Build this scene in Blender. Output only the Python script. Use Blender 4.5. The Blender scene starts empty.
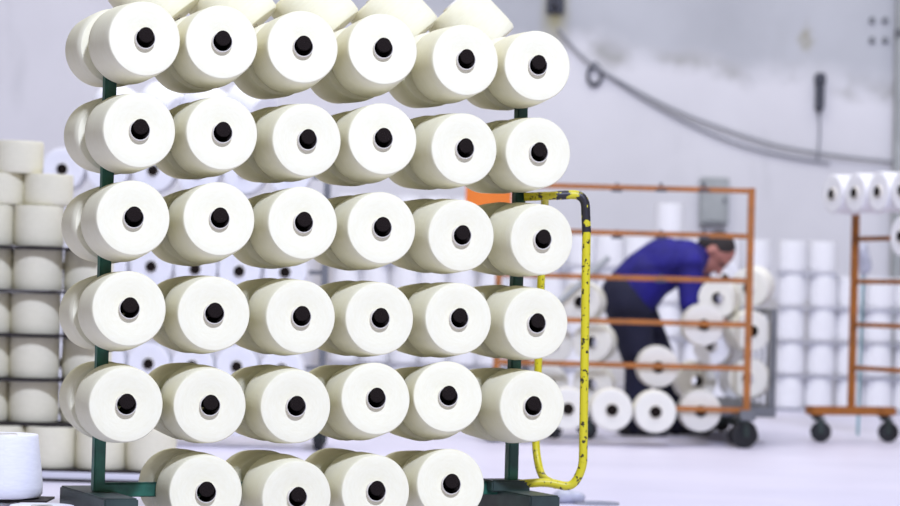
import bpy, bmesh, math, random
from mathutils import Vector, Matrix
random.seed(7)
R = math.radians
SC = bpy.context.scene
COL = SC.collection

# ------------------------------------------------------------------ camera
F, H, PIT, ROL = 2550.0, 0.70, 0.0184, 0.027
cd = bpy.data.cameras.new('camera'); cam = bpy.data.objects.new('camera', cd); COL.objects.link(cam)
CM = Matrix.Rotation(R(90) + PIT, 3, 'X') @ Matrix.Rotation(ROL, 3, 'Z')
cam.location = (0, 0, H); cam.rotation_euler = CM.to_euler()
cd.sensor_width = 36; cd.lens = F * 36 / 900
cd.clip_end = 200
cd.dof.use_dof = True; cd.dof.focus_distance = 6.25; cd.dof.aperture_fstop = 3.7
SC.camera = cam
# ------------------------------------------------------------------ light
w = bpy.data.worlds.new('world'); SC.world = w; w.use_nodes = True
bg = w.node_tree.nodes['Background']; bg.inputs[0].default_value = (0.87, 0.83, 0.72, 1); bg.inputs[1].default_value = 0.27
def area(name, loc, target, sx, sy, e, col=(1, 1, 1)):
    l = bpy.data.lights.new(name, 'AREA'); l.shape = 'RECTANGLE'; l.size = sx; l.size_y = sy; l.energy = e; l.color = col
    o = bpy.data.objects.new(name, l); COL.objects.link(o); o.location = loc
    o.rotation_euler = (Vector(target) - Vector(loc)).to_track_quat('-Z', 'Y').to_euler()
    return o
area('front_key', (2.2, -1.2, 8.4), (-0.3, 6.4, 0.7), 0.9, 0.7, 1340, (0.825, 0.90, 1.25))  # key lamp high behind the camera, aimed at the green rack
area('hall_fill', (0.5, 11.0, 7.0), (0.5, 12.2, 0), 9, 3, 430, (0.98, 0.97, 1.0))  # added fill lamp for the background, where the front key falls off
area('wall_fill', (1.5, 14.5, 7.5), (1.0, 18.0, 0.2), 10, 2, 170, (0.98, 0.98, 1.0))  # added fill lamp, no roof opening here; lifts the far wall and stacks
SC.view_settings.view_transform = 'Standard'; SC.view_settings.look = 'None'
SC.view_settings.gamma = 1; SC.view_settings.use_curve_mapping = False
SC.view_settings.exposure = 0.0

# ------------------------------------------------------------------ helpers
def at(px, py, Y):
    d = CM @ Vector(((px - 450) / F, -(py - 253) / F, -1))
    return Vector((0, 0, H)) + d * (Y / d.y)

def srgb(r, g, b):
    def c(v):
        v /= 255
        return v / 12.92 if v <= 0.04045 else ((v + 0.055) / 1.055) ** 2.4
    return (c(r), c(g), c(b), 1)

def mat(name, col, rough=0.6, metal=0.0, var=0.0, vscale=8.0, bump=0.0, bscale=60.0, sheen=0.0, col2=None, spots=None):
    m = bpy.data.materials.new(name); m.use_nodes = True
    nt = m.node_tree; p = nt.nodes['Principled BSDF']
    p.inputs['Base Color'].default_value = col; p.inputs['Roughness'].default_value = rough; p.inputs['Metallic'].default_value = metal
    if sheen: p.inputs['Sheen Weight'].default_value = sheen
    tc = nt.nodes.new('ShaderNodeTexCoord')
    if var:
        n = nt.nodes.new('ShaderNodeTexNoise'); n.inputs['Scale'].default_value = vscale; n.inputs['Detail'].default_value = 4
        nt.links.new(tc.outputs['Object'], n.inputs['Vector'])
        cr = nt.nodes.new('ShaderNodeValToRGB'); e = cr.color_ramp.elements
        e[0].position = 0.3; e[1].position = 0.7
        if col2 is None: col2 = tuple(c * (1 - var) for c in col[:3]) + (1,)
        e[0].color = col2; e[1].color = col
        if spots: e[0].position, e[1].position = spots
        nt.links.new(n.outputs['Fac'], cr.inputs[0]); nt.links.new(cr.outputs[0], p.inputs['Base Color'])
    if bump:
        n2 = nt.nodes.new('ShaderNodeTexNoise'); n2.inputs['Scale'].default_value = bscale
        nt.links.new(tc.outputs['Object'], n2.inputs['Vector'])
        b = nt.nodes.new('ShaderNodeBump'); b.inputs['Strength'].default_value = bump; b.inputs['Distance'].default_value = 0.01
        nt.links.new(n2.outputs['Fac'], b.inputs['Height']); nt.links.new(b.outputs[0], p.inputs['Normal'])
    return m

def yarn_mat(name, col, col2):
    m = bpy.data.materials.new(name); m.use_nodes = True
    nt = m.node_tree; p = nt.nodes['Principled BSDF']; N = nt.nodes.new; L = nt.links.new
    p.inputs['Roughness'].default_value = 0.85; p.inputs['Specular IOR Level'].default_value = 0.15
    tc = N('ShaderNodeTexCoord'); sp = N('ShaderNodeSeparateXYZ'); L(tc.outputs['Object'], sp.inputs[0])
    # radius rings on the faces and winding lines along the body
    cx = N('ShaderNodeMath'); cx.operation = 'MULTIPLY'; L(sp.outputs[0], cx.inputs[0]); L(sp.outputs[0], cx.inputs[1])
    cy = N('ShaderNodeMath'); cy.operation = 'MULTIPLY'; L(sp.outputs[1], cy.inputs[0]); L(sp.outputs[1], cy.inputs[1])
    sm = N('ShaderNodeMath'); sm.operation = 'ADD'; L(cx.outputs[0], sm.inputs[0]); L(cy.outputs[0], sm.inputs[1])
    sq = N('ShaderNodeMath'); sq.operation = 'SQRT'; L(sm.outputs[0], sq.inputs[0])
    an = N('ShaderNodeMath'); an.operation = 'ARCTAN2'; L(sp.outputs[1], an.inputs[0]); L(sp.outputs[0], an.inputs[1])
    cb = N('ShaderNodeCombineXYZ')
    a1 = N('ShaderNodeMath'); a1.operation = 'MULTIPLY'; a1.inputs[1].default_value = 0.02; L(an.outputs[0], a1.inputs[0])
    L(a1.outputs[0], cb.inputs[1]); L(sq.outputs[0], cb.inputs[0]); L(sp.outputs[2], cb.inputs[2])
    n = N('ShaderNodeTexNoise'); n.inputs['Scale'].default_value = 170; n.inputs['Detail'].default_value = 3; L(cb.outputs[0], n.inputs['Vector'])
    cr = N('ShaderNodeValToRGB'); cr.color_ramp.elements[0].position = 0.3; cr.color_ramp.elements[1].position = 0.7
    cr.color_ramp.elements[0].color = col2; cr.color_ramp.elements[1].color = col
    L(n.outputs['Fac'], cr.inputs[0]); L(cr.outputs[0], p.inputs['Base Color'])
    b = N('ShaderNodeBump'); b.inputs['Strength'].default_value = 0.25; b.inputs['Distance'].default_value = 0.002
    L(n.outputs['Fac'], b.inputs['Height']); L(b.outputs[0], p.inputs['Normal'])
    return m

def chipped(name, base, chip, scale, lo, hi, rough=0.45):
    """paint with a second colour showing through in small blotches"""
    m = mat(name, base, rough, 0, 0.5, scale, 0, 60, 0, chip, (lo, hi)); return m

YARN = yarn_mat('ecru_yarn', srgb(237, 233, 204), srgb(234, 229, 197))
CREAM = yarn_mat('cream_yarn', srgb(226, 221, 196), srgb(221, 216, 190))
WHITE = yarn_mat('bleached_yarn', srgb(236, 236, 238), srgb(229, 229, 232))
PAPER = mat('paper_tube', srgb(228, 222, 208), 0.7, var=0.1, vscale=40)
DARK = mat('tube_inside_shade', srgb(52, 42, 36), 0.8)  # dark brown stands in for the shade inside the hollow tube
PEG = mat('peg_cap', srgb(30, 23, 20), 0.9, bump=0.6, bscale=300); PEG.node_tree.nodes['Principled BSDF'].inputs['Specular IOR Level'].default_value = 0.15
GREEN = chipped('green_paint', srgb(44, 106, 84), srgb(30, 68, 56), 14, 0.35, 0.6)
BASEM = chipped('worn_dark_paint', srgb(52, 68, 62), srgb(26, 32, 32), 9, 0.35, 0.6)
ORANGE = mat('orange_paint', srgb(176, 106, 36), 0.55, var=0.3, vscale=12, col2=srgb(146, 90, 40))
PANELM = mat('orange_panel_paint', srgb(232, 122, 14), 0.5, var=0.1)
GREYM = mat('grey_steel', srgb(120, 122, 126), 0.5, 0.2, var=0.3, vscale=10)
GREYP = mat('pale_grey_paint', srgb(172, 176, 176), 0.5, var=0.2, vscale=6)
RUBBER = mat('black_rubber', srgb(30, 30, 34), 0.6, var=0.2)
WHEELC = mat('wheel_hub', srgb(120, 118, 122), 0.4, 0.5)
YELLOW = chipped('yellow_paint', srgb(206, 194, 30), srgb(60, 54, 24), 75, 0.37, 0.41)
HAZ = chipped('worn_black_tape', srgb(34, 32, 38), srgb(204, 192, 34), 45, 0.42, 0.46)
BOARD = mat('dark_divider', srgb(44, 38, 36), 0.8, var=0.3)
WBOARD = mat('white_sheet', srgb(228, 226, 232), 0.8, var=0.05)
PLAST = mat('grey_plastic_wrap', srgb(190, 192, 205), 0.35, var=0.3, vscale=30)
CABLE = mat('grey_cable', srgb(146, 148, 155), 0.6)
DCABLE = mat('dark_fitting', srgb(62, 64, 74), 0.6)
INK = mat('white_print', srgb(220, 220, 220), 0.6)

def smooth(me, ang=35):
    for p in me.polygons: p.use_smooth = True
    try: me.set_sharp_from_angle(angle=R(ang))
    except Exception: pass

def link(name, me, parent=None, M=None):
    o = bpy.data.objects.new(name, me); COL.objects.link(o)
    if M is not None: o.matrix_basis = M
    if parent is not None: o.parent = parent
    return o

def mesh_from(bm, name, mats, ang=35):
    me = bpy.data.meshes.new(name)
    bmesh.ops.recalc_face_normals(bm, faces=bm.faces)
    bm.to_mesh(me); bm.free()
    for m in (mats if isinstance(mats, (list, tuple)) else [mats]): me.materials.append(m)
    smooth(me, ang); return me

def part(name, bm, mats, parent=None, M=None, ang=35):
    return link(name, mesh_from(bm, name, mats, ang), parent, M)

def tag(o, label, cat, group=None):
    o['label'] = label; o['category'] = cat
    if group: o['group'] = group
    return o
def empty(name, loc, label, cat, group=None, rz=0):
    o = bpy.data.objects.new(name, None); COL.objects.link(o); o.location = loc; o.rotation_euler = (0, 0, rz)
    o.empty_display_size = 0.1
    return tag(o, label, cat, group)

def box(bm, c, s, rot=None, bevel=0.0):
    r = bmesh.ops.create_cube(bm, size=1)
    M = Matrix.Translation(Vector(c)) @ (rot.to_4x4() if rot else Matrix.Identity(4)) @ Matrix.Diagonal((s[0], s[1], s[2], 1))
    bmesh.ops.transform(bm, matrix=M, verts=r['verts'])
    if bevel:
        es = list({e for v in r['verts'] for e in v.link_edges})
        bmesh.ops.bevel(bm, geom=es, offset=bevel, segments=2, affect='EDGES')
    return bm
def boxp(name, c, s, m, parent=None, bevel=0.004, rot=None):
    bm = bmesh.new(); box(bm, c, s, rot, bevel); return part(name, bm, m, parent)

def lathe(bm, prof, seg=64, closed=True, midx=None, M=None):
    """prof: list of (r,z); rings joined, ends capped when r==0"""
    rings = []
    for r, z in prof:
        if r < 1e-6:
            v = Vector((0, 0, z)); rings.append([bm.verts.new(M @ v if M else v)])
        else:
            ring = []
            for k in range(seg):
                a = 2 * math.pi * k / seg; v = Vector((r * math.cos(a), r * math.sin(a), z))
                ring.append(bm.verts.new(M @ v if M else v))
            rings.append(ring)
    n = len(rings)
    for i in range(n if closed else n - 1):
        A, B = rings[i], rings[(i + 1) % n]
        mi = midx[i] if midx else 0
        for k in range(seg):
            a0, a1 = (A[0], A[0]) if len(A) == 1 else (A[k], A[(k + 1) % seg])
            b0, b1 = (B[0], B[0]) if len(B) == 1 else (B[k], B[(k + 1) % seg])
            vs = []
            for v in (a0, a1, b1, b0):
                if v not in vs: vs.append(v)
            if len(vs) > 2: f = bm.faces.new(vs); f.material_index = mi
    return bm

def tube(bm, pts, r, seg=12, cap=True):
    pts = [Vector(p) for p in pts]; rings = []
    up = Vector((0, 0, 1))
    T0 = (pts[1] - pts[0]).normalized()
    nrm = T0.cross(up)
    if nrm.length < 0.05: nrm = T0.cross(Vector((0, 1, 0)))
    nrm.normalize()
    for i, p in enumerate(pts):
        if i == 0: T = pts[1] - pts[0]
        elif i == len(pts) - 1: T = pts[-1] - pts[-2]
        else: T = (pts[i + 1] - p).normalized() + (p - pts[i - 1]).normalized()
        T.normalize(); nrm = (nrm - T * nrm.dot(T)).normalized(); bi = T.cross(nrm)
        rr = r[i] if isinstance(r, (list, tuple)) else r
        rings.append([bm.verts.new(p + (nrm * math.cos(2 * math.pi * k / seg) + bi * math.sin(2 * math.pi * k / seg)) * rr) for k in range(seg)])
    for A, B in zip(rings, rings[1:]):
        for k in range(seg): bm.faces.new((A[k], A[(k + 1) % seg], B[(k + 1) % seg], B[k]))
    if cap: bm.faces.new(rings[0]); bm.faces.new(rings[-1][::-1])
    return bm

def rounded(pts, rad, n=6):
    """polyline with its inner corners rounded"""
    pts = [Vector(p) for p in pts]; out = [pts[0]]
    for a, b, c in zip(pts, pts[1:], pts[2:]):
        r = min(rad, (b - a).length * 0.45, (c - b).length * 0.45)
        p0 = b + (a - b).normalized() * r; p1 = b + (c - b).normalized() * r
        for k in range(n + 1):
            t = k / n; out.append(p0 * (1 - t) ** 2 + b * 2 * t * (1 - t) + p1 * t * t)
    out.append(pts[-1]); return out

def zto(d, loc):
    return Matrix.Translation(loc) @ Vector(d).to_track_quat('Z', 'Y').to_matrix().to_4x4()

# ------------------------------------------------------------------ yarn packages (axis = local z, small face at z = L)
def package_meshes(L, rb, rf, m, seg, ri=0.0240, ro=0.0268, crn=1.0, te=0.0075):
    bm = bmesh.new()
    prof = [(ro, 0.004), (rb * 0.5, 0.001), (rb - 0.016 * crn, 0.0), (rb - 0.006 * crn, 0.003 * crn), (rb - 0.001 * crn, 0.011 * crn), (rb, 0.03)]
    for t in (0.35, 0.6, 0.8): prof.append((rb + (rf - rb) * t + 0.0012 * math.sin(t * 3), L * (0.15 + 0.8 * t)))
    prof += [(rf + 0.0006, L - 0.006), (rf - 0.0003, L - 0.0028), (rf - 0.0018, L - 0.0006), (rf - 0.004, L), (rf * 0.7, L - 0.0015), (rf * 0.45, L - 0.003), (ro, L - 0.004)]
    lathe(bm, prof, seg)
    body = mesh_from(bm, 'yarn_cone', m, 40)
    bm = bmesh.new()
    b0 = -0.002 if te > 0.004 else 0.0015
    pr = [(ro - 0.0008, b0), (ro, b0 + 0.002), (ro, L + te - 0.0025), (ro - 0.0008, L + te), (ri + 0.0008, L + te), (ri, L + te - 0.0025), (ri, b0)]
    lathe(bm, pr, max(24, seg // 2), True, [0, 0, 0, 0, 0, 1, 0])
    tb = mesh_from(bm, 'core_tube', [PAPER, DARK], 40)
    return body, tb
NEAR = package_meshes(0.157, 0.0978, 0.0905, YARN, 96, 0.0232, 0.0256)
PALE = yarn_mat('pale_yarn', srgb(232, 230, 220), srgb(227, 225, 214))
FAR = package_meshes(0.165, 0.107, 0.102, PALE, 40, 0.030, 0.0335)
FARW = package_meshes(0.165, 0.105, 0.100, WHITE, 40, 0.028, 0.0315)
FARA = package_meshes(0.165, 0.1, 0.096, YARN, 40)
FARAW = package_meshes(0.165, 0.1, 0.096, WHITE, 40)
UPC = package_meshes(0.151, 0.0925, 0.091, CREAM, 40, crn=0.35, te=0.0005)
UPW = package_meshes(0.16, 0.094, 0.079, WHITE, 48, te=0.0005)
UPF = package_meshes(0.21, 0.0995, 0.096, WHITE, 28, crn=0.5, te=0.0005)
protos = {}
def yarn(kind, M, label, group):
    key = id(kind[0])
    if key not in protos:
        o = link('yarn_cone', kind[0], None, M); t = link('core_tube', kind[1], o)
        t['label'] = 'cream paper core tube with a dark hollow'
        protos[key] = (o, t)
    else:
        o0, t0 = protos[key]
        o = o0.copy(); COL.objects.link(o); o.matrix_basis = M
        t = t0.copy(); COL.objects.link(t); t.parent = o
    return tag(o, label, 'yarn cone', group)
ORD = ['first', 'second', 'third', 'fourth', 'fifth', 'sixth', 'seventh', 'eighth', 'ninth', 'tenth']
ROWN = ['top row', 'second row', 'third row', 'fourth row', 'fifth row', 'bottom row']
COLN = ['leftmost', 'second from left', 'third from left', 'fourth from left', 'fifth from left', 'rightmost']

# ------------------------------------------------------------------ setting
def structure(o): o['kind'] = 'structure'; return o
def floor_mat():
    m = mat('painted_concrete', srgb(222, 218, 234), 0.42, var=0.2, vscale=1.1, bump=0.08, bscale=8, col2=srgb(208, 205, 222))
    nt = m.node_tree; p = nt.nodes['Principled BSDF']; p.inputs['Specular IOR Level'].default_value = 0.35
    return m
bm = bmesh.new(); box(bm, (0, 9.5, -0.05), (24, 30, 0.1)); structure(part('floor', bm, floor_mat()))

def wall_mat():
    m = bpy.data.materials.new('old_plaster'); m.use_nodes = True
    nt = m.node_tree; N = nt.nodes.new; L = nt.links.new; p = nt.nodes['Principled BSDF']; p.inputs['Roughness'].default_value = 0.8
    tc = N('ShaderNodeTexCoord'); sp = N('ShaderNodeSeparateXYZ'); L(tc.outputs['Object'], sp.inputs[0])
    def noise(s, d=4, st=(1, 1, 1)):
        mp = N('ShaderNodeMapping'); mp.inputs['Scale'].default_value = st; L(tc.outputs['Object'], mp.inputs[0])
        n = N('ShaderNodeTexNoise'); n.inputs['Scale'].default_value = s; n.inputs['Detail'].default_value = d; L(mp.outputs[0], n.inputs['Vector']); return n.outputs['Fac']
    def math_(op, a, b=None, c=None):
        x = N('ShaderNodeMath'); x.operation = op
        for i, v in enumerate((a, b, c)):
            if v is None: continue
            if hasattr(v, 'links'): L(v, x.inputs[i])
            else: x.inputs[i].default_value = v
        return x.outputs[0]
    def ramp(v, a, b, c0=(0, 0, 0, 1), c1=(1, 1, 1, 1)):
        r = N('ShaderNodeValToRGB'); r.color_ramp.elements[0].position = a; r.color_ramp.elements[1].position = b
        r.color_ramp.elements[0].color = c0; r.color_ramp.elements[1].color = c1; L(v, r.inputs[0]); return r.outputs[0]
    def mix(f, a, b):
        x = N('ShaderNodeMix'); x.data_type = 'RGBA'; L(f, x.inputs[0])
        for i, v in ((6, a), (7, b)):
            if hasattr(v, 'links'): L(v, x.inputs[i])
            else: x.inputs[i].default_value = v
        return x.outputs[2]
    # height of the ragged paint edge: sinks to the right
    zz = math_('ADD', sp.outputs[2], math_('MULTIPLY', math_('SUBTRACT', noise(1.6, 6), 0.5), 0.5))
    edge = math_('ADD', zz, math_('MULTIPLY', sp.outputs[0], 0.10))      # about 2.66 on the line
    low = mix(ramp(noise(1.3), 0.35, 0.7), srgb(214, 213, 217), srgb(222, 221, 225))
    high = mix(ramp(noise(0.9), 0.3, 0.7), srgb(172, 174, 179), srgb(194, 196, 201))  # older grey upper paint, deepened to carry the light fading upward
    c = mix(ramp(math_('MULTIPLY', edge, 0.2), 0.51, 0.56), low, high)
    # dirt along the edge
    dist = math_('ABSOLUTE', math_('SUBTRACT', edge, 2.66))
    near = ramp(math_('MULTIPLY', dist, 4), 0.0, 0.5, (1, 1, 1, 1), (0, 0, 0, 1))
    dirt = math_('MULTIPLY', near, ramp(noise(3.2, 6), 0.42, 0.62))
    c = mix(math_('MULTIPLY', dirt, 0.6), c, srgb(132, 130, 120))
    # faint smears
    sm = ramp(noise(2.3, 5, (1, 1, 0.35)), 0.60, 0.78)
    c = mix(math_('MULTIPLY', sm, 0.35), c, srgb(160, 162, 164))
    # rusty drip stain under the bracket
    dx = math_('ABSOLUTE', math_('SUBTRACT', sp.outputs[0], at(556, 20, 18.6).x))
    st = ramp(math_('ADD', math_('MULTIPLY', dx, 4.0), math_('MULTIPLY', noise(5), 0.3)), 0.2, 0.65, (1, 1, 1, 1), (0, 0, 0, 1))
    zf = ramp(math_('MULTIPLY', sp.outputs[2], 0.2), 0.505, 0.56)
    c = mix(math_('MULTIPLY', math_('MULTIPLY', st, zf), 0.75), c, srgb(146, 136, 70))
    dx2 = math_('ABSOLUTE', math_('SUBTRACT', sp.outputs[0], at(809, 38, 18.6).x)); dz2 = math_('ABSOLUTE', math_('SUBTRACT', sp.outputs[2], at(809, 38, 18.6).z))
    s2 = ramp(math_('ADD', math_('MULTIPLY', dx2, 8), math_('MULTIPLY', dz2, 4)), 0.25, 0.75, (1, 1, 1, 1), (0, 0, 0, 1))
    c = mix(math_('MULTIPLY', math_('MULTIPLY', s2, ramp(noise(9), 0.35, 0.6)), 0.7), c, srgb(140, 132, 96))
    L(c, p.inputs['Base Color'])
    b = N('ShaderNodeBump'); b.inputs['Strength'].default_value = 0.3; b.inputs['Distance'].default_value = 0.02
    L(noise(4, 8), b.inputs['Height']); L(b.outputs[0], p.inputs['Normal'])
    return m
WY = 18.7
bm = bmesh.new(); box(bm, (0, WY + 0.15, 3.9), (24, 0.3, 8.0)); structure(part('wall_back', bm, wall_mat()))
# upright pipe at the right end of the wall
pp = at(899, 200, WY - 0.12)
bm = bmesh.new(); tube(bm, [(pp.x, pp.y, 0), (pp.x, pp.y, 6)], 0.05, 20); part_pipe = part('drain_pipe', bm, GREYP)
tag(part_pipe, 'grey vertical pipe on the back wall at the far right edge', 'pipe')
for k in range(3):
    bm = bmesh.new(); tube(bm, [(pp.x, pp.y, 0.8 + 1.9 * k), (pp.x, pp.y, 0.86 + 1.9 * k)], 0.058, 20)
    box(bm, (pp.x, pp.y + 0.085, 0.83 + 1.9 * k), (0.03, 0.07, 0.04)); part('pipe_clip', bm, GREYM, part_pipe)

# electrical box
e0 = at(714, 201, WY - 0.06)
eb = empty('fuse_box', (e0.x, WY, e0.z), 'pale grey metal electrical box mounted on the back wall', 'electrical box')
boxp('housing', (0, -0.06, 0), (0.21, 0.11, 0.34), GREYP, eb, 0.008)
boxp('box_door', (0, -0.121, 0), (0.18, 0.012, 0.30), GREYP, eb, 0.003)
boxp('latch', (0.07, -0.132, 0), (0.015, 0.012, 0.04), DCABLE, eb, 0.002)

# cables sagging along the wall
def cable(name, pxs, Y, r, label, m=CABLE):
    P = [at(x, y, Y) for x, y in pxs]; out = []
    for i in range(len(P) - 1):
        p0 = P[max(0, i - 1)]; p1 = P[i]; p2 = P[i + 1]; p3 = P[min(len(P) - 1, i + 2)]
        for k in range(6):
            t = k / 6
            out.append(0.5 * ((2 * p1) + (p2 - p0) * t + (2 * p0 - 5 * p1 + 4 * p2 - p3) * t * t + (3 * p1 - p0 - 3 * p2 + p3) * t ** 3))
    out.append(P[-1]); bm = bmesh.new(); tube(bm, out, r, 10)
    return tag(part(name, bm, m), label, 'cable')
cable('wall_cable', [(558, 28), (572, 46), (592, 64), (628, 86), (680, 112), (730, 131), (780, 146), (840, 156), (905, 163)], WY - 0.05, 0.012, 'upper of two grey cables sagging across the back wall')
cable('wall_cable', [(600, 71), (640, 97), (690, 124), (740, 145), (790, 157), (830, 163)], WY - 0.03, 0.008, 'lower fainter cable sagging below the other on back wall')
c0 = at(556, 4, WY - 0.1)
br = empty('wall_bracket', (c0.x, WY, c0.z), 'dark bracket above the yellow stain on the back wall', 'bracket')
boxp('mount_plate', (0, -0.02, 0), (0.13, 0.04, 0.12), DCABLE, br, 0.006)
bm = bmesh.new(); tube(bm, [(0, -0.03, 0.0), (0, -0.16, 0.0), (0, -0.16, 0.08)], 0.022, 12); part('hook', bm, DCABLE, br)
c1 = at(595, 75, WY - 0.06)
bm = bmesh.new()
prof = [(0.055 + 0.014 * math.cos(a), 0.014 * math.sin(a)) for a in [2 * math.pi * k / 10 for k in range(10)]]
lathe(bm, prof, 28, True, None, Matrix.Rotation(R(90), 4, 'X') @ Matrix.Diagonal((0.9, 1.25, 1, 1)))
ho = part('cable_ring', bm, DCABLE, None, Matrix.Translation((c1.x, WY - 0.03, c1.z))); tag(ho, 'dark ring hook hanging under the wall cable', 'ring')
bm = bmesh.new(); box(bm, (0, 0.012, 0.075), (0.03, 0.03, 0.05), None, 0.003); part('ring_plate', bm, DCABLE, ho)
c2 = at(820, 93, WY - 0.06)
sw = empty('wall_fixture', (c2.x, WY, c2.z), 'narrow dark fixture on the back wall at upper right', 'fixture')
boxp('fixture_body', (0, -0.05, -0.03), (0.06, 0.10, 0.2), DCABLE, sw, 0.012)
boxp('fixture_cap', (0, -0.05, 0.1), (0.075, 0.10, 0.09), DCABLE, sw, 0.012)
bm = bmesh.new(); tube(bm, [(0, -0.04, -0.12), (0.01, -0.03, -0.3), (0.0, -0.03, -0.5)], 0.008, 8); part('fixture_lead', bm, CABLE, sw)
for k, (x, y) in enumerate([(872, 20), (885, 20), (872, 40), (885, 40)]):
    q = at(x, y, WY - 0.02)
    bm = bmesh.new(); lathe(bm, [(0, 0.0), (0.022, 0.0), (0.022, 0.03), (0, 0.035)], 12, False)
    tag(part('wall_anchor', bm, GREYM, None, zto((0, -1, 0), (q.x, WY, q.z))), 'small grey anchor bolt on the wall, %s of a square of four' % ['upper left', 'upper right', 'lower left', 'lower right'][k], 'bolt', 'four anchor bolts on the back wall')

# ------------------------------------------------------------------ casters
def caster(parent, x, y, ztop, r=0.05, name='caster', rz=0.0):
    """fork + wheel, ztop = underside of the frame"""
    o = bpy.data.objects.new(name, None)
    bm = bmesh.new()
    zc = r
    box(bm, (0, 0, ztop - 0.006), (0.07, 0.07, 0.012), None, 0.002)
    tube(bm, [(0, 0, ztop - 0.01), (0, 0, ztop - 0.03)], 0.022, 14)
    box(bm, (0.012, 0, zc + r + 0.008), (0.07, 0.05, 0.012), None, 0.002)
    for s in (-1, 1):
        box(bm, (0.02, s * 0.023, zc + r * 0.45), (0.035, 0.004, r * 1.25), None, 0.001)
    if ztop - 0.03 > zc + r + 0.014: tube(bm, [(0, 0, ztop - 0.03), (0, 0, zc + r + 0.01)], 0.015, 12)
    M = Matrix.Translation((x, y, 0)) @ Matrix.Rotation(rz, 4, 'Z')
    c = part(name, bm, BASEM, parent, M)
    bm = bmesh.new()
    T = Matrix.Translation((0.022, 0, zc)) @ Matrix.Rotation(R(90), 4, 'X')
    lathe(bm, [(0.008, -0.016), (r * 0.6, -0.014), (r * 0.62, -0.018), (r - 0.006, -0.018), (r, -0.010), (r, 0.010), (r - 0.006, 0.018), (r * 0.62, 0.018), (r * 0.6, 0.014), (0.008, 0.016)], 32, True, None, T)
    part('wheel', bm, RUBBER, c)
    return c

# ------------------------------------------------------------------ creel racks
def make_rack(name, origin, yaw, ncol, dx, rows, label, frame_m, base_m, post_out=0.06, front=0.3, rear=0.3,
              base_z=0.19, wheel=0.05, post_w=0.032, bar=0.016, ends=(True, True), rails=True, seg=16, top_extra=0.0, bw=0.07):
    """local x runs along the rack, local -y is its front; columns at x = j*dx"""
    rk = empty(name, (origin[0], origin[1], 0), label, 'rack', None, yaw)
    po = post_out if isinstance(post_out, tuple) else (post_out, post_out)
    x0, x1 = -po[0], (ncol - 1) * dx + po[1]
    ztop = max(rows) + top_extra
    for s, x in enumerate((x0, x1)):
        if not ends[s]: continue
        bm = bmesh.new(); box(bm, (x, 0, (base_z + ztop) / 2), (post_w, post_w, ztop - base_z), None, 0.003); part('post', bm, frame_m, rk)
        bm = bmesh.new(); box(bm, (x, (rear - front) / 2, base_z - 0.03), (bw, front + rear, 0.06), None, 0.004)
        part('base_beam', bm, base_m, rk)
        caster(rk, x, -front + 0.06, base_z - 0.06, wheel, rz=R(80)); caster(rk, x, rear - 0.06, base_z - 0.06, wheel, rz=R(100))
    if rails:
        for z in rows:
            bm = bmesh.new(); box(bm, ((x0 + x1) / 2, 0, z), (x1 - x0 - post_w, bar, bar * 1.25), None, 0.002); part('rail', bm, frame_m, rk)
    return rk

pegs = {}
def peg(rk, base, tip, r=0.0190, inset=-0.0060):
    """a black capped peg from the rail to just inside the tube mouth"""
    base = Vector(base); tip = Vector(tip); d = tip - base; Ln = d.length - inset
    key = round(r, 4)
    if key not in pegs:
        bm = bmesh.new(); lathe(bm, [(0, 0), (0.008, 0), (0.008, 0.02), (r * 0.76, 0.024), (r * 0.76, 0.972), (r * 0.97, 0.973), (r, 0.977), (r, 0.985), (r * 0.9, 0.996), (r * 0.6, 1.0), (0, 1.0)], 24, False)
        pegs[key] = mesh_from(bm, 'peg', PEG)
    o = link('peg', pegs[key], rk, zto(d, base) @ Matrix.Diagonal((1, 1, Ln, 1)))
    return o

# ---- foreground green rack -------------------------------------------------
TH = 0.4117; DX = 0.2152; DZ = 0.2198; Z0 = 1.3171; FO = 0.19
u = Vector((math.cos(TH), math.sin(TH), 0)); n = Vector((math.sin(TH), -math.cos(TH), 0))
P0 = Vector((-0.7642, 6.1328, 0)) - n * FO
rows = [Z0 - DZ * i for i in range(6)]
rack = make_rack('creel_rack', P0, TH, 6, DX, rows, 'green steel creel rack on casters holding rows of white yarn cones', GREEN, BASEM, (0.014, 0.035), 0.21, 0.2, 0.204, 0.05, 0.029, 0.014, bw=0.085)
W2L = (Matrix.Translation(P0) @ Matrix.Rotation(TH, 4, 'Z')).inverted()
# rear shelf rail on top, carrying the leaning cones
for x in (0.5 * DX + 0.012, 4.5 * DX + 0.012):
    bm = bmesh.new(); tube(bm, rounded([(x, 0.01, Z0 - 0.005), (x, 0.30, Z0 - 0.005), (x, 0.47, Z0 - 0.035)], 0.04), 0.006, 10); part('bracket_arm', bm, GREEN, rack)
for yy in (0.38, 0.47):
    bm = bmesh.new(); tube(bm, [(0.05, yy, Z0 - 0.03), (5 * DX - 0.01, yy, Z0 - 0.03)], 0.010, 12); part('shelf_rail', bm, GREEN, rack)

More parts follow.
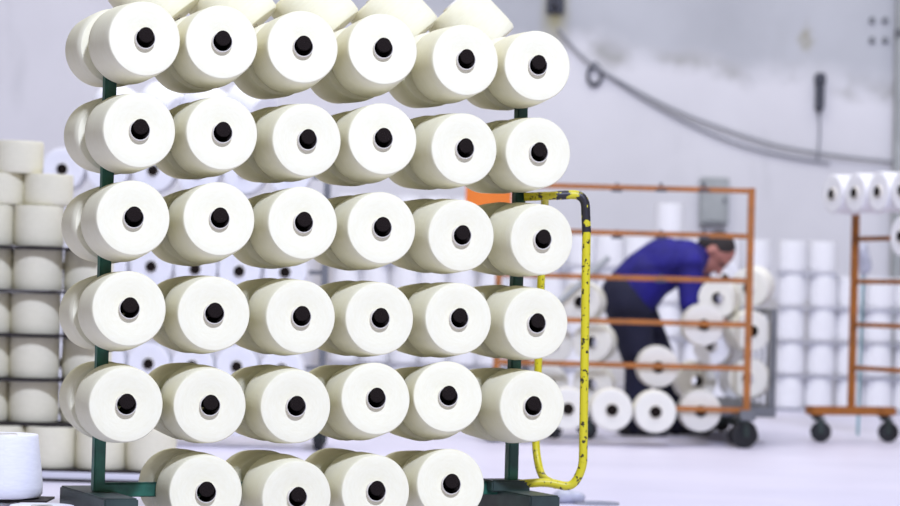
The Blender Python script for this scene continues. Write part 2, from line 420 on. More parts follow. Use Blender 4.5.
RES = {(0,0):(5.5,.8),(0,1):(-1.6,-1.1),(0,2):(-3.2,-1.7),(0,3):(-3.7,-5.3),(0,4):(1,.3),(0,5):(-3.3,1.1),
(1,0):(3.1,1.7),(1,1):(1,.1),(1,2):(3.3,2.6),(1,3):(-1.3,-2.7),(1,4):(2.3,3.1),(1,5):(-.1,3),
(2,0):(-.2,-1.5),(2,1):(.6,-3.9),(2,2):(1.7,-3.1),(2,3):(.1,-1.2),(2,4):(1.6,3.7),(2,5):(6.2,4.7),
(3,0):(-1.5,-1.9),(3,1):(-1.8,1.1),(3,2):(2.2,2.1),(3,3):(.5,2.1),(3,4):(1,.2),(3,5):(2.4,3.4),
(4,0):(-1.8,2.7),(4,1):(-3.2,2.9),(4,2):(-.3,3.1),(4,3):(-1.1,-5.6),(4,4):(-7.7,-8.4),(4,5):(.7,.9),
(5,1):(-4.6,-.4),(5,2):(3.2,5),(5,3):(1.4,-.5),(5,4):(-2.4,-7.1)}
for (i, j), (rx, ry) in RES.items():
    g = P0 + u * (DX * j) + Vector((0, 0, Z0 - DZ * i))
    sc = 1 / 400.0
    off = u * (rx * sc / 0.9) + Vector((0, 0, -ry * sc))
    tip = g + n * (FO - 0.008) + off + u * 0.004 + Vector((0, 0, 0.004))
    root = g + n * 0.012 + off * 0.15 + u * 0.013 + Vector((0, 0, -0.004))
    d = (tip - root).normalized(); HG = Vector((0, 0, -0.0080))
    rollr = Matrix.Rotation(random.uniform(0, 6.28), 4, 'Z')
    M = zto(d, tip + HG - d * (0.157 + 0.0035)) @ rollr
    lab = ('front yarn cone on the green rack, %s in the %s' % (COLN[j], ROWN[i])) if i < 5 else \
          'front yarn cone on green rack, %s of four in bottom row' % ['', 'leftmost', 'second from left', 'third from left', 'rightmost'][j]
    yarn(NEAR, M, lab, 'front yarn cones on the green rack')
    peg(rack, W2L @ root, W2L @ (tip + d * 0.004))
    # its partner on the rear side
    jx, jz = random.uniform(-0.008, 0.008), random.uniform(-0.006, 0.006)
    root = g - n * 0.012 + u * 0.008 + Vector((0, 0, -0.004)); tip = g - n * (FO - 0.012) + u * (jx + 0.012) + Vector((0, 0, jz - 0.004)); d = (tip - root).normalized()
    lab = ('rear half-hidden yarn cone on green rack, %s in the %s' % (COLN[j], ROWN[i])) if i < 5 else \
          'rear yarn cone on green rack, %s of four in bottom row' % ['', 'leftmost', 'second from left', 'third from left', 'rightmost'][j]
    yarn(NEAR, zto(d, tip + HG - d * (0.157 + 0.0035)) @ rollr, lab, 'rear yarn cones on the green rack')
    peg(rack, W2L @ root, W2L @ (tip + d * 0.004))
# tube across the foot of the rack
bm = bmesh.new(); box(bm, (2.5 * DX, 0, 0.208), (5 * DX + 0.04, 0.02, 0.034), None, 0.003); part('bottom_rail', bm, GREEN, rack)
# post shoe at the right
for x in (5 * DX + 0.035,):
    bm = bmesh.new(); box(bm, (x - 0.02, 0.0, 0.215), (0.11, 0.09, 0.03), None, 0.004)
    box(bm, (x - 0.05, -0.03, 0.225), (0.035, 0.012, 0.014), None, 0.002); part('post_shoe', bm, BASEM, rack)
    # small white stencil mark on the end of the right base beam
    bm = bmesh.new()
    for k in range(4): box(bm, (x - 0.02 + 0.012 * k, -0.2105, 0.157), (0.007, 0.002, 0.016))
    box(bm, (x - 0.002, -0.2105, 0.172), (0.045, 0.002, 0.004)); part('stencil_mark', bm, INK, rack)

# leaning cones behind the top row
for k, (cx, cy) in enumerate([(203, -1), (280, 8), (362, 12), (441, 20), (517, 28)]):
    Y = 6.15 + 0.10 * k + 0.48
    ax = Vector((0.66, 0.04, -0.72)).normalized()           # towards the lower right
    corner = at(cx, cy, Y)
    side = Vector((-0.745, 0, -0.667)).normalized()            # down-left, towards the hidden side
    side = (side - ax * side.dot(ax)).normalized()
    C = corner - ax * 0.004 + side * 0.099
    base = C                                                   # big end
    M = zto(-ax, base) @ Matrix.Rotation(k * 1.3, 4, 'Z')
    yarn(NEAR, M, 'yarn cone tilted behind green rack top row, %s of five' % ['leftmost', 'second from left', 'third from left', 'fourth from left', 'rightmost'][k], 'tilted yarn cones on top of the green rack')

# yellow push handle (two bent tubes) bolted to the right post
px1 = P0 + u * (5 * DX + 0.035)
YH = px1.y - 0.02
def hp(x, y, dy=0.0): return W2L @ at(x, y, YH + dy)
pts = [hp(522, 197), hp(578, 194), hp(587, 204, .01), hp(588, 235, .01)]
bm = bmesh.new(); tube(bm, rounded([hp(524, 197), hp(556, 195.5)], 0.03), 0.0115, 14); part('handle_tube', bm, YELLOW, rack)
bm = bmesh.new(); tube(bm, rounded([hp(556, 195.5), hp(585, 194), hp(586.5, 232)], 0.045), 0.0122, 14)
part('grip_tape', bm, HAZ, rack)['label'] = 'worn black and yellow taped grip'
bm = bmesh.new(); tube(bm, rounded([hp(586.5, 230), hp(583, 468), hp(572, 488), hp(548, 482), hp(520, 484)], 0.06), 0.0115, 14); part('handle_tube', bm, YELLOW, rack)
bm = bmesh.new(); tube(bm, rounded([hp(545, 196), hp(544.5, 215, .10), hp(541, 280, .14), hp(535.5, 450, .14), hp(541, 477, .10), hp(556, 485, .0)], 0.05), 0.0105, 14); part('handle_tube', bm, YELLOW, rack)

# crumpled wrap with a wire loop on the floor
q = at(568, 494, 8.95)
bm = bmesh.new()
r_ = bmesh.ops.create_icosphere(bm, subdivisions=3, radius=0.05)
for v in bm.verts:
    v.co.x *= 1.25; v.co.z *= 0.5; v.co *= 1 + 0.18 * math.sin(60 * v.co.x + 3) * math.cos(70 * v.co.y)
    v.co.z = max(v.co.z, -0.022)
o = part('crumpled_wrap', bm, PLAST, None, Matrix.Translation((q.x, q.y, 0.022)) @ Matrix.Rotation(0.6, 4, 'Z'))
tag(o, 'crumpled silvery plastic wrap lying on the floor by the yellow handle', 'plastic wrap')
bm = bmesh.new(); lp = []
for k in range(25):
    a = 2 * math.pi * k / 24; lp.append((q.x + 0.10 + 0.075 * math.cos(a), q.y - 0.03 + 0.05 * math.sin(a), 0.005))
tube(bm, lp, 0.004, 8, False); tag(part('wire_loop', bm, CABLE), 'thin grey wire loop lying on the floor beside the wrap', 'wire')

# ------------------------------------------------------------------ blurred white rack behind the left half
Y1 = 11.6
a0 = at(57, 362, Y1); a1 = at(283, 362, Y1); dx1 = (a1.x - a0.x) / 5
rz1 = [a0.z - 0.22, a0.z, a0.z + .22, a0.z + .44, a0.z + .66, a0.z + .88]
rk1 = make_rack('creel_rack', (a0.x, Y1 + 0.19, 0), 0, 6, dx1, rz1, 'blurred creel rack standing behind the left half of the green rack', GREYM, BASEM, (0.06, 0.17), 0.3, 0.3, 0.15, 0.045)
for i, z in enumerate(rz1):
    for j in range(6):
        r0 = Vector((a0.x + dx1 * j + random.uniform(-.006, .006), Y1, z + random.uniform(-.006, .006)))
        yarn(FARAW, zto((0, -1, 0), r0 + Vector((0, 0.1685, 0))), 'blurred yarn cone on rack behind, %s, %s' % (COLN[j], ROWN[5 - i]), 'yarn cones on the rack behind')
        peg(rk1, r0 - Vector((a0.x, Y1 + 0.19, 0)) + Vector((0, 0.185, 0)), r0 - Vector((a0.x, Y1 + 0.19, 0)) - Vector((0, 0.004, 0)), 0.0255)
zs = at(160, 108, Y1 + 0.30).z - 0.115
bm = bmesh.new()
for yy in (0.05, 0.19): tube(bm, [(dx1 * 0.9, yy, zs), (dx1 * 4.6, yy, zs)], 0.010)
for xx in (dx1 * 1.0, dx1 * 4.4):
    tube(bm, [(xx, 0.0, rz1[5] + 0.01), (xx, 0.05, zs - 0.01), (xx, 0.19, zs)], 0.010)
part('shelf_rail', bm, GREYM, rk1)
for k, cx in enumerate((118, 163, 207, 249)):
    c = at(cx, 108, Y1 + 0.30)
    d = Vector((0.75, -0.45, -0.4)).normalized()
    yarn(FARW, zto(d, c - d * 0.08), 'blurred white yarn cone tilted on top of rack behind, %s of four' % ['leftmost', 'second from left', 'third from left', 'rightmost'][k], 'tilted cones on top of the rack behind')

# ------------------------------------------------------------------ orange rack at centre right
Y2 = 12.75
pr = at(749, 300, Y2); pl = at(498, 300, Y2)
zr = [at(750, y, Y2).z for y in (191, 236.5, 281, 325, 368.5, 410.5)]
dx2 = 0.22
c571 = at(568, 409, Y2).x
ork = empty('creel_rack', (pr.x, Y2, 0), 'orange creel rack, mostly empty, standing in front of the bending worker', 'rack')
W = pr.x - pl.x
for x, nm in ((0, 'post'), (-W, 'post')):
    bm = bmesh.new(); box(bm, (x, 0, (0.19 + zr[0]) / 2), (0.034, 0.034, zr[0] - 0.19 + 0.03), None, 0.003); part(nm, bm, ORANGE, ork)
    bm = bmesh.new(); box(bm, (x, 0.12, 0.165), (0.075, 0.42, 0.05), None, 0.004); part('base_beam', bm, GREYM, ork)
    caster(ork, x - 0.03, -0.03, 0.15, 0.07, rz=R(20)); caster(ork, x, 0.27, 0.14, 0.06)
for z in zr:
    bm = bmesh.new(); box(bm, (-W / 2, 0, z), (W - 0.034, 0.024, 0.026), None, 0.002); part('rail', bm, ORANGE, ork)
# small clips along the upper rails
for (x, y) in [(617, 233), (661, 233), (704, 233), (661, 186), (617, 186), (704, 186), (661, 277)]:
    q = at(x, y, Y2); bm = bmesh.new(); box(bm, (q.x - pr.x, 0, q.z - 0.006), (0.014, 0.022, 0.045), None, 0.003); box(bm, (q.x - pr.x, -0.0, q.z - 0.022), (0.055, 0.03, 0.014), None, 0.002); part('rail_clip', bm, DCABLE, ork)
# orange end plate at the left
q0 = at(466, 183, Y2); q1 = at(511, 209, Y2)
bm = bmesh.new(); box(bm, ((q0.x + q1.x) / 2 - pr.x, -0.035, (q0.z + q1.z) / 2), (q1.x - q0.x, 0.03, q0.z - q1.z + 0.03), None, 0.004)
part('end_plate', bm, PANELM, ork)['label'] = 'bright orange end plate'
FR = 'yarn cones hanging on the orange rack'
def orack_cone(px, py, side, label, tilt=(0, 0)):
    q = at(px, py, Y2 - 0.18 if side < 0 else Y2 + 0.04)
    if side < 0:
        yarn(FAR, zto((tilt[0], -1, tilt[1]), (q.x, Y2 - 0.02, q.z)), label, FR)
        peg(ork, (q.x - pr.x, -0.012, q.z), (q.x - pr.x + tilt[0] * .17, -0.185, q.z + tilt[1] * .17), 0.0285)
    else:
        yarn(FAR, zto((tilt[0], -1, tilt[1]), (q.x - tilt[0] * .17, Y2 + 0.19, q.z)), label, FR)
        peg(ork, (q.x - pr.x, 0.012, q.z), (q.x - pr.x - tilt[0] * .17, 0.19, q.z), 0.0285)
orack_cone(568, 409, -1, 'bottom-row cone of orange rack, left of the yellow tube')
orack_cone(612, 410, -1, 'white yarn cone in the bottom row of orange rack, just right of the yellow tube')
orack_cone(655.5, 412, -1, 'white yarn cone in the bottom row of orange rack, below the worker')
orack_cone(700.5, 411, 1, 'white yarn cone behind the lowest orange rail, nearest the right wheel')
orack_cone(658, 367, 1, "white yarn cone behind an orange rail in front of the worker's legs")
orack_cone(703.5, 325, 1, "white yarn cone behind an orange rail below the worker's hands")
orack_cone(524, 409, -1, 'white yarn cone in the bottom row of orange rack, mostly behind the green rack')

# ------------------------------------------------------------------ grey trolleys behind the orange rack
def trolley(x0, x1, ya, yb, label, zt=0.2, back_h=0.75, panel_side=1):
    t = empty('platform_trolley', ((x0 + x1) / 2, (ya + yb) / 2, 0), label, 'trolley')
    w2, d2 = (x1 - x0) / 2, (yb - ya) / 2
    bm = bmesh.new(); box(bm, (0, 0, zt - 0.025), (2 * w2, 2 * d2, 0.05), None, 0.005); part('platform', bm, GREYM, t)
    s = panel_side
    bm = bmesh.new()
    for yy in (-d2 + 0.02, d2 - 0.02): tube(bm, [(s * (w2 - 0.02), yy, zt), (s * (w2 - 0.02), yy, back_h)], 0.018, 12)
    tube(bm, [(s * (w2 - 0.02), -d2 + 0.02, back_h), (s * (w2 - 0.02), d2 - 0.02, back_h)], 0.018, 12)
    for k in range(5):
        yy = -d2 + 0.02 + (2 * d2 - 0.04) * (k + 1) / 6
        tube(bm, [(s * (w2 - 0.02), yy, zt), (s * (w2 - 0.02), yy, back_h)], 0.006, 8)
    part('end_frame', bm, GREYM, t)
    for sx in (-1, 1):
        for sy in (-1, 1): caster(t, sx * (w2 - 0.15) , sy * (d2 - 0.06), zt - 0.05, 0.048)
    return t
tx0 = at(703, 410, 13.1).x; tx1 = at(774, 410, 13.1).x
trolley(tx0, tx1, 13.02, 14.45, 'grey platform trolley behind right end of the orange rack', 0.195, at(768, 312, 13.1).z)
sx0 = at(520, 410, 13.3).x; sx1 = at(612, 410, 13.3).x
trl = trolley(sx0, sx1, 13.15, 13.47, 'grey platform trolley behind the left part of orange rack', 0.178, 0.6, -1)
bm = bmesh.new(); pa = at(562, 300, 13.2); pb = at(609, 257, 13.2)
lo = Vector(trl.location)
tube(bm, rounded([Vector((sx0 + 0.02, 13.17, 0.59)) - lo, pa - lo, pb - lo], 0.05), 0.017, 12); part('push_bar', bm, GREYP, trl)
GR = 'yarn cones heaped on the right trolley'; GL = 'yarn cones heaped on the left trolley'
def heap(px, py, Y, d, label, grp, kind=FAR):
    q = at(px, py, Y); d = Vector(d).normalized()
    yarn(kind, zto(d, q - d * 0.16), label, grp)
# right heap: px,py = centre of the visible face
heap(718, 298, 13.15, (-0.25, -1, 0.02), "white yarn cone at the worker's hands showing its dark hole", GR)
heap(749, 288, 13.34, (-0.35, -1, -0.10), 'topmost white yarn cone behind upper right of the orange post', GR)
heap(752, 331, 13.10, (0.2, -1, 0.0), 'white yarn cone behind the orange post at mid height', GR)
heap(712, 346, 13.26, (-0.3, -1, 0.1), 'white yarn cone left of the orange post, second from the bottom', GR, FARW)
heap(697, 381, 13.3, (0.1, -1, 0.0), 'white yarn cone behind the lowest pegged cone near the right wheel', GR)
heap(748, 378, 13.12, (-0.2, -1, 0.05), 'yarn cone resting on the trolley bed behind orange post', GR)
heap(724, 279, 14.22, (0.1, -1, 0.02), "small bright yarn cone seen just below the worker's face", GR, FARW)
heap(738, 307, 14.24, (-0.1, -1, 0.0), 'far white yarn cone of right heap, second from its top', GR, FARW)
heap(730, 344, 14.24, (0.1, -1, 0.0), 'far white yarn cone of right heap, third from its top', GR, FARW)
heap(738, 381, 14.24, (-0.05, -1, 0.0), 'far white yarn cone of right heap, on the trolley bed', GR, FARW)
# left heap
heap(580, 302, 13.25, (-0.3, -1, 0.0), 'white yarn cone at the top of left trolley heap beside yellow tube', GL)
heap(592, 342, 13.25, (-0.25, -1, 0.02), 'white yarn cone in middle of left trolley heap behind yellow tube', GL)
heap(592, 384, 13.25, (-0.2, -1, 0.0), 'white yarn cone at the bottom of left trolley heap behind yellow tube', GL)
heap(553, 344, 13.3, (0.05, -1, 0.0), 'white yarn cone in left trolley heap, middle, left of yellow tube', GL)
heap(549, 384, 13.3, (0.05, -1, 0.0), 'white yarn cone in left trolley heap, bottom, left of yellow tube', GL)

# ------------------------------------------------------------------ orange rack at the right edge
Y3 = 13.6
TH3 = R(-67)
rp = at(853, 330, Y3)
z3 = [at(853, y, Y3).z for y in (195.5, 239, 281.5, 324.5, 367.5)]
rk3 = empty('creel_rack', (rp.x, Y3, 0), 'orange creel rack on casters at the right edge with cones on top', 'rack', None, TH3)
L3 = 1.3
for x in (0, L3):
    bm = bmesh.new(); box(bm, (x, 0, (0.16 + z3[0]) / 2), (0.034, 0.034, z3[0] - 0.16), None, 0.003); part('post', bm, ORANGE, rk3)
    bm = bmesh.new(); box(bm, (x, 0, 0.168), (0.08, 0.52, 0.045), None, 0.004); part('base_beam', bm, ORANGE, rk3)
    caster(rk3, x, -0.21, 0.145, 0.056, rz=R(60)); caster(rk3, x, 0.21, 0.145, 0.056, rz=R(60))
for z in z3:
    bm = bmesh.new(); box(bm, (L3 / 2, 0, z), (L3 - 0.034, 0.022, 0.026), None, 0.002); part('rail', bm, ORANGE, rk3)
M3 = Matrix.Translation((rp.x, Y3, 0)) @ Matrix.Rotation(TH3, 4, 'Z')
pos3 = [(0, k) for k in range(4)] + [(1, 3)]
for (i, k) in pos3:
    lx = 0.055 + 0.222 * k
    tipl = Vector((lx, -0.19, z3[i]))
    c = M3 @ Vector((lx, -0.0165, z3[i])); d = (M3.to_3x3() @ Vector((0, -1, 0)))
    lab = ['white yarn cone on right edge rack top, leftmost of its row', 'white yarn cone on right edge rack top, second from left', 'white yarn cone on right edge rack top, third from left', 'white yarn cone on right edge rack top, cut by the picture edge'][k] if i == 0 else 'white yarn cone in the second row of right edge rack, at picture edge'
    yarn(FARW, zto(d, c), lab, 'yarn cones on the right edge rack'); peg(rk3, (lx, -0.012, z3[i]), tipl, 0.026)
# pale blue strap hanging behind the rack
q = at(862, 262, 14.4); q2 = at(861, 405, 14.4)
ps = empty('hook_pole', (q.x, 14.4, 0), 'thin teal pole with a pale grey knotted top behind right rack', 'pole')
bm = bmesh.new(); tube(bm, [(0, 0, 0.0), (0.01, 0, q.z)], 0.008, 10); part('shaft', bm, mat('teal_paint', srgb(110, 165, 175), 0.5, var=0.1), ps)
bm = bmesh.new(); r_ = bmesh.ops.create_icosphere(bm, subdivisions=3, radius=0.05)
for v in bm.verts: v.co = Vector((v.co.x * 0.8, v.co.y * 0.8, v.co.z * 2.0)) * (1 + 0.25 * math.sin(70 * v.co.z) * math.cos(50 * v.co.x + 1))
part('cloth_knot', bm, PLAST, ps, Matrix.Translation((0.01, 0, q.z + 0.02)))

# ------------------------------------------------------------------ far stacks against the back wall
YS = 17.6
def upright(kind, x, y, z, label, grp, sz=1.0):
    yarn(kind, Matrix.Translation((x, y, z)) @ Matrix.Rotation(random.uniform(0, 6.28), 4, 'Z') @ Matrix.Diagonal((1, 1, sz, 1)), label, grp)
def stack_col(px, ntop, kind, ztier, boardstep, YS, word, grp, jitter=0.01):
    x = at(px, 330, YS).x
    for k in range(ntop):
        pos = 'bottom' if k == 0 else ('top' if k == ntop - 1 else ORD[k] + ' tier up')
        upright(kind, x + random.uniform(-jitter, jitter), YS + random.uniform(-.01, .01), 0.02 + boardstep * k, 'yarn cone in far stack %s, %s' % (word, pos), grp)
cols = []
px = 336
hts = [5, 5, 6, 6, 6, 6, 6, 6, 7, 6, 6, 7, 6, 6, 6, 5, 5, 5, 5, 5, 5]
xs = [344 + 29.3 * k for k in range(15)]
LM = ['hidden by green rack, first column', 'behind green rack, second column', 'behind green rack, third column', 'behind green rack, fourth column', 'behind green rack, fifth column',
      'behind orange plate', 'left of green post', 'left of yellow handle', 'behind yellow handle', 'right of yellow handle', "left of worker's back", "behind worker's back",
      "behind worker's shoulders", "behind worker's head", "right of worker's head", 'left of orange post', 'behind right trolley', 'right of trolley']
hh = [5, 5, 6, 6, 6, 6, 6, 6, 6, 5, 5, 6, 6, 5, 5, 5, 5, 5]
for k, x in enumerate(xs):
    hgt = 6 if k < 6 or k == 11 else 5
    if k >= 15: hgt = 2
    stack_col(x, hgt, UPF, 0, 0.235, YS, LM[k], 'far stacks of upright yarn cones')
LM2 = ['first column right of orange post', 'second column right of orange post', 'third column right of orange post', 'fourth column, beside the right rack', 'behind the post of right rack', 'just right of that post', 'at the right edge']
for k in range(5):
    stack_col(791 + 29.3 * k, [5, 5, 4, 4, 4][k], UPF, 0, 0.235, YS, LM2[k], 'far stacks of upright yarn cones')
for k in range(4):
    upright(UPF, at(620, 330, 14.8).x, 14.8, 0.002 + 0.214 * k, "white yarn cone in a single column behind worker's back, %s" % ['bottom', 'second up', 'third up', 'top'][k], 'column of upright cones behind the worker')
def sheet(name, x0, x1, y0, y1, z, th, m, label, cat='divider sheet', grp=None, wav=0.004):
    bm = bmesh.new(); nx = 24
    vt, vb = [], []
    for i in range(nx + 1):
        x = x0 + (x1 - x0) * i / nx
        for y in (y0, y1):
            dz = wav * math.sin(7 * x + 11 * z) * (1 if y == y0 else 0)
            vt.append(bm.verts.new((x, y, z + th + dz))); vb.append(bm.verts.new((x, y, z + dz)))
    for i in range(nx):
        a, b, c, d = 2 * i, 2 * i + 1, 2 * i + 3, 2 * i + 2
        bm.faces.new([vt[a], vt[d], vt[c], vt[b]]); bm.faces.new([vb[a], vb[b], vb[c], vb[d]])
        bm.faces.new([vt[a], vb[a], vb[d], vt[d]]); bm.faces.new([vt[b], vt[c], vb[c], vb[b]])
    bm.faces.new([vt[0], vt[1], vb[1], vb[0]]); bm.faces.new([vt[-1], vt[-2], vb[-2], vb[-1]])
    return tag(part(name, bm, m), label, cat, grp)
FSHEET = mat('pale_grey_sheet', srgb(186, 188, 200), 0.8, var=0.1)
for k in range(6):
    z = 0.02 + 0.235 * k - 0.025
    if k == 0: z = 0.001
    a = at(330, 330, YS).x; b = at([852 - 90, 762, 750, 750, 750, 505][k], 330, YS).x
    sheet('divider_sheet', a, b, YS - 0.10, YS + 0.10, z, 0.012, FSHEET, 'pale divider sheet in the long far stack, %s from the floor' % ORD[k], grp='sheets in the long far stack', wav=0.002)
    if k < 5:
        a = at(777, 330, YS).x; b = at([922, 922, 922, 922, 835][k], 330, YS).x
        sheet('divider_sheet', a, b, YS - 0.10, YS + 0.10, z, 0.012, FSHEET, 'pale divider sheet in far stack beside the right rack, %s from the floor' % ORD[k], grp='sheets in the right far stack', wav=0.002)

# ------------------------------------------------------------------ cream stack at the left
YL = 9.5
def lx(px, Y=YL): return at(px, 330, Y).x
TI = 0.1625; ZB = 0.045
LG = 'cream yarn cones in the left stack'
names = ['left column', 'middle column', 'right column']
for k in range(1, 5):
    for c, px_ in enumerate((-14, 36, 85)):
        upright(UPC, lx(px_) + random.uniform(-.004, .004), YL + (0.05 if c == 2 else 0), ZB + TI * k, 'cream yarn cone in left stack, %s, %s tier from floor' % (names[c], ORD[k]), LG)
for c, px_ in enumerate((8, 57, 107, 157)):
    upright(UPC, lx(px_), YL - 0.08, ZB, 'cream yarn cone in lowest tier of left stack, %s' % ['hidden behind the white cone', 'right beside the white cone', 'behind the green post', 'rightmost'][c], LG)
for c, px_ in enumerate((-14, 36)):
    upright(UPC, lx(px_), YL, ZB + TI * 5, 'cream yarn cone in third tier from top of left stack, %s' % ['at picture edge', 'right one'][c], LG)
for c, px_ in enumerate((-5, 43)):
    upright(UPC, lx(px_), YL + 0.03, ZB + TI * 6 - 0.009, 'short cream yarn cone in second tier from top of left stack, %s' % ['at picture edge', 'right one'][c], LG, 0.77)
upright(UPC, lx(12), YL + 0.03, ZB + TI * 6 - 0.009 + 0.1165, 'topmost cream yarn cone of the left stack', LG, 0.80)
for k in range(1, 6):
    sheet('divider_sheet', lx(-70), lx(104 if k > 1 else 80), YL - 0.13, YL + 0.14, ZB + TI * k - 0.0105, 0.009, BOARD, 'dark wavy divider sheet in left stack, %s above the floor' % ORD[k - 1], grp='dark sheets in the left stack', wav=0.0018)
sheet('divider_sheet', lx(-30), lx(185), YL - 0.2, YL + 0.16, ZB - 0.008, 0.0065, BOARD, 'dark divider sheet under the lowest tier of left stack', wav=0.001)
sheet('base_board', lx(-30), lx(187), YL - 0.2, YL + 0.16, 0.012, 0.024, WBOARD, 'white board under the left stack', 'board', wav=0)
sheet('divider_sheet', lx(-30), lx(190), YL - 0.22, YL + 0.16, 0.002, 0.008, BOARD, 'dark sheet on the floor under the white board', wav=0)

# white cones, nearest at lower left
YN = 6.45
b = at(5, 497, YN)
zb = b.z
NG = 'bright white yarn cones at lower left'
x_ = lambda p: at(p, 497, YN).x
upright(UPW, x_(5), YN, zb, 'large bright white yarn cone standing at lower left corner', NG)
upright(UPW, x_(-12), YN, max(0.0005, zb - 0.17), 'white yarn cone under the standing one, cut by left edge', NG)
c2_ = at(42, 505, 6.2)
upright(UPW, c2_.x, 6.2, 0.0005, 'white yarn cone at lower left whose top just enters the picture', NG, (c2_.z - 0.001) / 0.16)
sheet('divider_sheet', x_(-60), x_(50), YN - 0.06, YN + 0.08, zb - 0.007, 0.005, BOARD, 'small dark sheet under the bright white cone at lower left', wav=0.0)
if zb - 0.17 > 0.012:
    bm = bmesh.new(); box(bm, ((x_(-60) + x_(90)) / 2, YN + 0.12, (zb - 0.17) / 2), (x_(90) - x_(-60), 0.6, zb - 0.171), None, 0.003)
    tag(part('base_board', bm, WBOARD), 'white board under the bright white cones at lower left', 'board')

# ------------------------------------------------------------------ the worker
YP = 13.72
def cap(bm, a, b, ra, rb, seg=16, n=6):
    """tapered capsule"""
    a = Vector(a); b = Vector(b); d = b - a; Ln = d.length
    prof = [(0, -ra)] + [(ra * math.cos(t), ra * math.sin(t)) for t in [R(-90 + 90 * k / n) for k in range(1, n + 1)]]
    prof += [(rb * math.cos(t), Ln + rb * math.sin(t)) for t in [R(90 * k / n) for k in range(0, n)]] + [(0, Ln + rb)]
    lathe(bm, prof, seg, False, None, zto(d, a))
def ell(bm, c, s, rot=None):
    r = bmesh.ops.create_uvsphere(bm, u_segments=24, v_segments=16, radius=1)
    bmesh.ops.transform(bm, matrix=Matrix.Translation(Vector(c)) @ (rot.to_4x4() if rot else Matrix.Identity(4)) @ Matrix.Diagonal((*s, 1)), verts=r['verts'])
def fused(name, bm, m, parent, vox=0.009, sm_it=4):
    me = bpy.data.meshes.new(name); bm.to_mesh(me); bm.free(); me.materials.append(m)
    o = link(name, me, parent)
    md = o.modifiers.new('fuse', 'REMESH'); md.mode = 'VOXEL'; md.voxel_size = vox; md.use_smooth_shade = True
    md2 = o.modifiers.new('soften', 'SMOOTH'); md2.factor = 0.5; md2.iterations = sm_it
    return o
def pj(px, py, dy=0.0):
    return at(px, py, YP + dy) - PO
PO = Vector((at(640, 400, YP).x, YP, 0))
person = empty('person', PO, 'person in blue work jacket bending forward behind the orange rack', 'person')
SKIN = mat('skin', srgb(176, 116, 104), 0.55, var=0.1)
HAIR = mat('dark_hair', srgb(38, 30, 30), 0.7, bump=0.8, bscale=120)
JACK = mat('blue_jacket', srgb(28, 20, 126), 0.8, var=0.45, vscale=9, bump=0.5, bscale=14)
TROU = mat('navy_trousers', srgb(20, 21, 48), 0.85, var=0.2, vscale=8, bump=0.5, bscale=12)
SHOE = mat('black_shoe', srgb(24, 24, 30), 0.6)
g_ = lambda v, z: Vector((v.x, v.y, z))
hipN, hipF = pj(627, 305, -0.085), pj(629, 305, 0.085)
pel = pj(628, 298); waist = pj(646, 276); mid = pj(664, 264); chest = pj(684, 261); neck0 = pj(701, 258); neck1 = pj(712, 256)
kneN, kneF = pj(640, 368, -0.11), pj(662, 364, 0.12)
ankN, ankF = pj(634, 424, -0.10), pj(676, 424, 0.13)
shN, shF = pj(690, 264, -0.17), pj(692, 262, 0.17)
elN, elF = pj(690, 302, -0.20), pj(706, 298, 0.18)
wrN, wrF = pj(697, 338, -0.17), pj(721, 318, 0.12)
hc = pj(715, 254)
hd = Vector((0.42, -0.22, -0.88)).normalized()    # where the face looks
hu = Vector((0.9, -0.02, 0.42)).normalized()      # crown direction
hu = (hu - hd * hu.dot(hd)).normalized(); hs = hd.cross(hu)
HM = Matrix((hs, hd, hu)).transposed()             # local x side, y forward, z up
def hpnt(x, y, z): return hc + HM @ Vector((x, y, z))
bm = bmesh.new()
cap(bm, pel, waist, 0.13, 0.115); cap(bm, waist, mid, 0.115, 0.125); cap(bm, mid, chest, 0.125, 0.115)
cap(bm, chest, neck0, 0.10, 0.06); cap(bm, neck0, hpnt(0, -0.02, -0.06), 0.058, 0.052)
for a, b_, c, d_ in ((hipN, kneN, ankN, -1), (hipF, kneF, ankF, 1)):
    cap(bm, a, b_, 0.085, 0.055); cap(bm, b_, c, 0.055, 0.036); cap(bm, c - Vector((0.02, 0, 0.02)), g_(c + Vector((0.15, 0, 0)), 0.035), 0.034, 0.024)
for s, e, w_ in ((shN, elN, wrN), (shF, elF, wrF)):
    cap(bm, chest, s, 0.09, 0.055); cap(bm, s, e, 0.052, 0.04); cap(bm, e, w_, 0.04, 0.027)
    dd = (w_ - e).normalized(); fwd = Vector((0.55, -0.1, -0.8)).normalized(); pc = w_ + dd * 0.03
    sd = Vector((0.1, 1, 0)).normalized()
    cap(bm, w_, w_ + fwd * 0.065, 0.026, 0.03)
    for q_, (o_, ln) in enumerate(((-0.030, 0.062), (-0.010, 0.072), (0.010, 0.068), (0.029, 0.052))):
        k0 = w_ + fwd * 0.075 + sd * o_; k1 = k0 + fwd * ln * 0.5; k2 = k1 + (fwd + Vector((-0.7, 0, -0.5))).normalized() * ln * 0.5
        cap(bm, k0, k1, 0.0095, 0.009, 10, 4); cap(bm, k1, k2, 0.009, 0.0075, 10, 4)
    t0 = w_ + fwd * 0.02 - sd * 0.026; t1 = t0 + (fwd * 0.5 - sd).normalized() * 0.035; cap(bm, t0, t1, 0.012, 0.010, 10, 4); cap(bm, t1, t1 + fwd * 0.03, 0.010, 0.008, 10, 4)
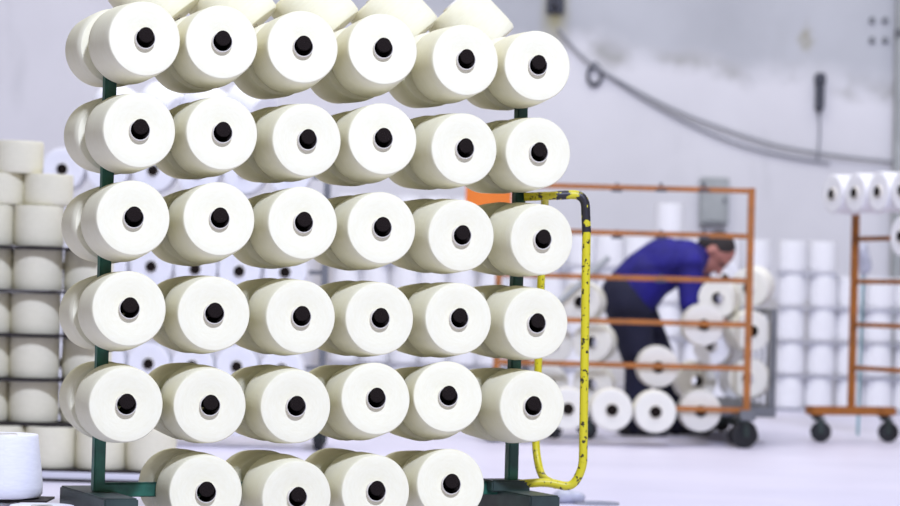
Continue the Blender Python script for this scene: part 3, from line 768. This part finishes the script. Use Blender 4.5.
# head: skull, face, jaw, nose, brow, lips, ears
ell(bm, hpnt(0, -0.012, 0.02), (0.077, 0.094, 0.098), HM); ell(bm, hpnt(0, 0.022, -0.045), (0.058, 0.064, 0.072), HM)
ell(bm, hpnt(0, 0.058, -0.092), (0.026, 0.022, 0.02), HM); cap(bm, hpnt(0, 0.082, 0.012), hpnt(0, 0.102, -0.028), 0.010, 0.014, 10, 4)
ell(bm, hpnt(0, 0.076, 0.028), (0.050, 0.012, 0.010), HM); ell(bm, hpnt(0, 0.082, -0.058), (0.024, 0.010, 0.006), HM); ell(bm, hpnt(0, 0.080, -0.068), (0.020, 0.010, 0.006), HM)
for s in (-1, 1): ell(bm, hpnt(s * 0.078, -0.012, -0.012), (0.009, 0.020, 0.032), HM)
fused('body', bm, SKIN, person, 0.0065, 3)
for s in (-1, 1):
    bm = bmesh.new(); ell(bm, hpnt(s * 0.030, 0.072, 0.008), (0.014, 0.012, 0.009), HM)
    ey = part('eye', bm, mat('eye', srgb(60, 45, 40), 0.3), person)
bm = bmesh.new(); ell(bm, hpnt(0, -0.024, 0.036), (0.082, 0.092, 0.088), HM); ell(bm, hpnt(0, -0.058, -0.005), (0.074, 0.060, 0.078), HM)
fused('hair', bm, HAIR, person, 0.007, 2)
# jacket
bm = bmesh.new()
for a, b_, ra, rb in ((pj(632, 293), waist, 0.165, 0.155), (waist, mid, 0.155, 0.155), (mid, chest, 0.15, 0.125)):
    for s in (-1, 1): cap(bm, a + Vector((0, s * 0.05, 0)), b_ + Vector((0, s * 0.07, 0)), ra * 0.93, rb * 0.93)
cap(bm, chest, neck0, 0.125, 0.072)
for s, e, w_ in ((shN, elN, wrN), (shF, elF, wrF)):
    cap(bm, chest + Vector((0, 0.5 * (s.y - chest.y), 0)), s, 0.115, 0.078); cap(bm, s, e, 0.076, 0.060); cap(bm, e, w_ - (w_ - e).normalized() * 0.02, 0.060, 0.042)
fused('work_jacket', bm, JACK, person, 0.010, 5)
bm = bmesh.new()
for a, b_, c in ((hipN, kneN, ankN), (hipF, kneF, ankF)):
    cap(bm, a + Vector((0.0, 0, 0.02)), b_, 0.132, 0.082); cap(bm, b_, c + Vector((0, 0, 0.0)), 0.082, 0.062)
cap(bm, hipN + Vector((0, 0.02, 0.05)), hipF + Vector((0, -0.02, 0.05)), 0.145, 0.145)
fused('trousers', bm, TROU, person, 0.010, 5)
for c in (ankN, ankF):
    bm = bmesh.new(); cap(bm, g_(c + Vector((-0.05, 0, 0)), 0.048), g_(c + Vector((0.16, 0, 0)), 0.038), 0.048, 0.036); cap(bm, g_(c, 0.06), g_(c, 0.10), 0.045, 0.045)
    for v in bm.verts: v.co.z = max(v.co.z, 0.004)
    fused('shoe', bm, SHOE, person, 0.009, 2)
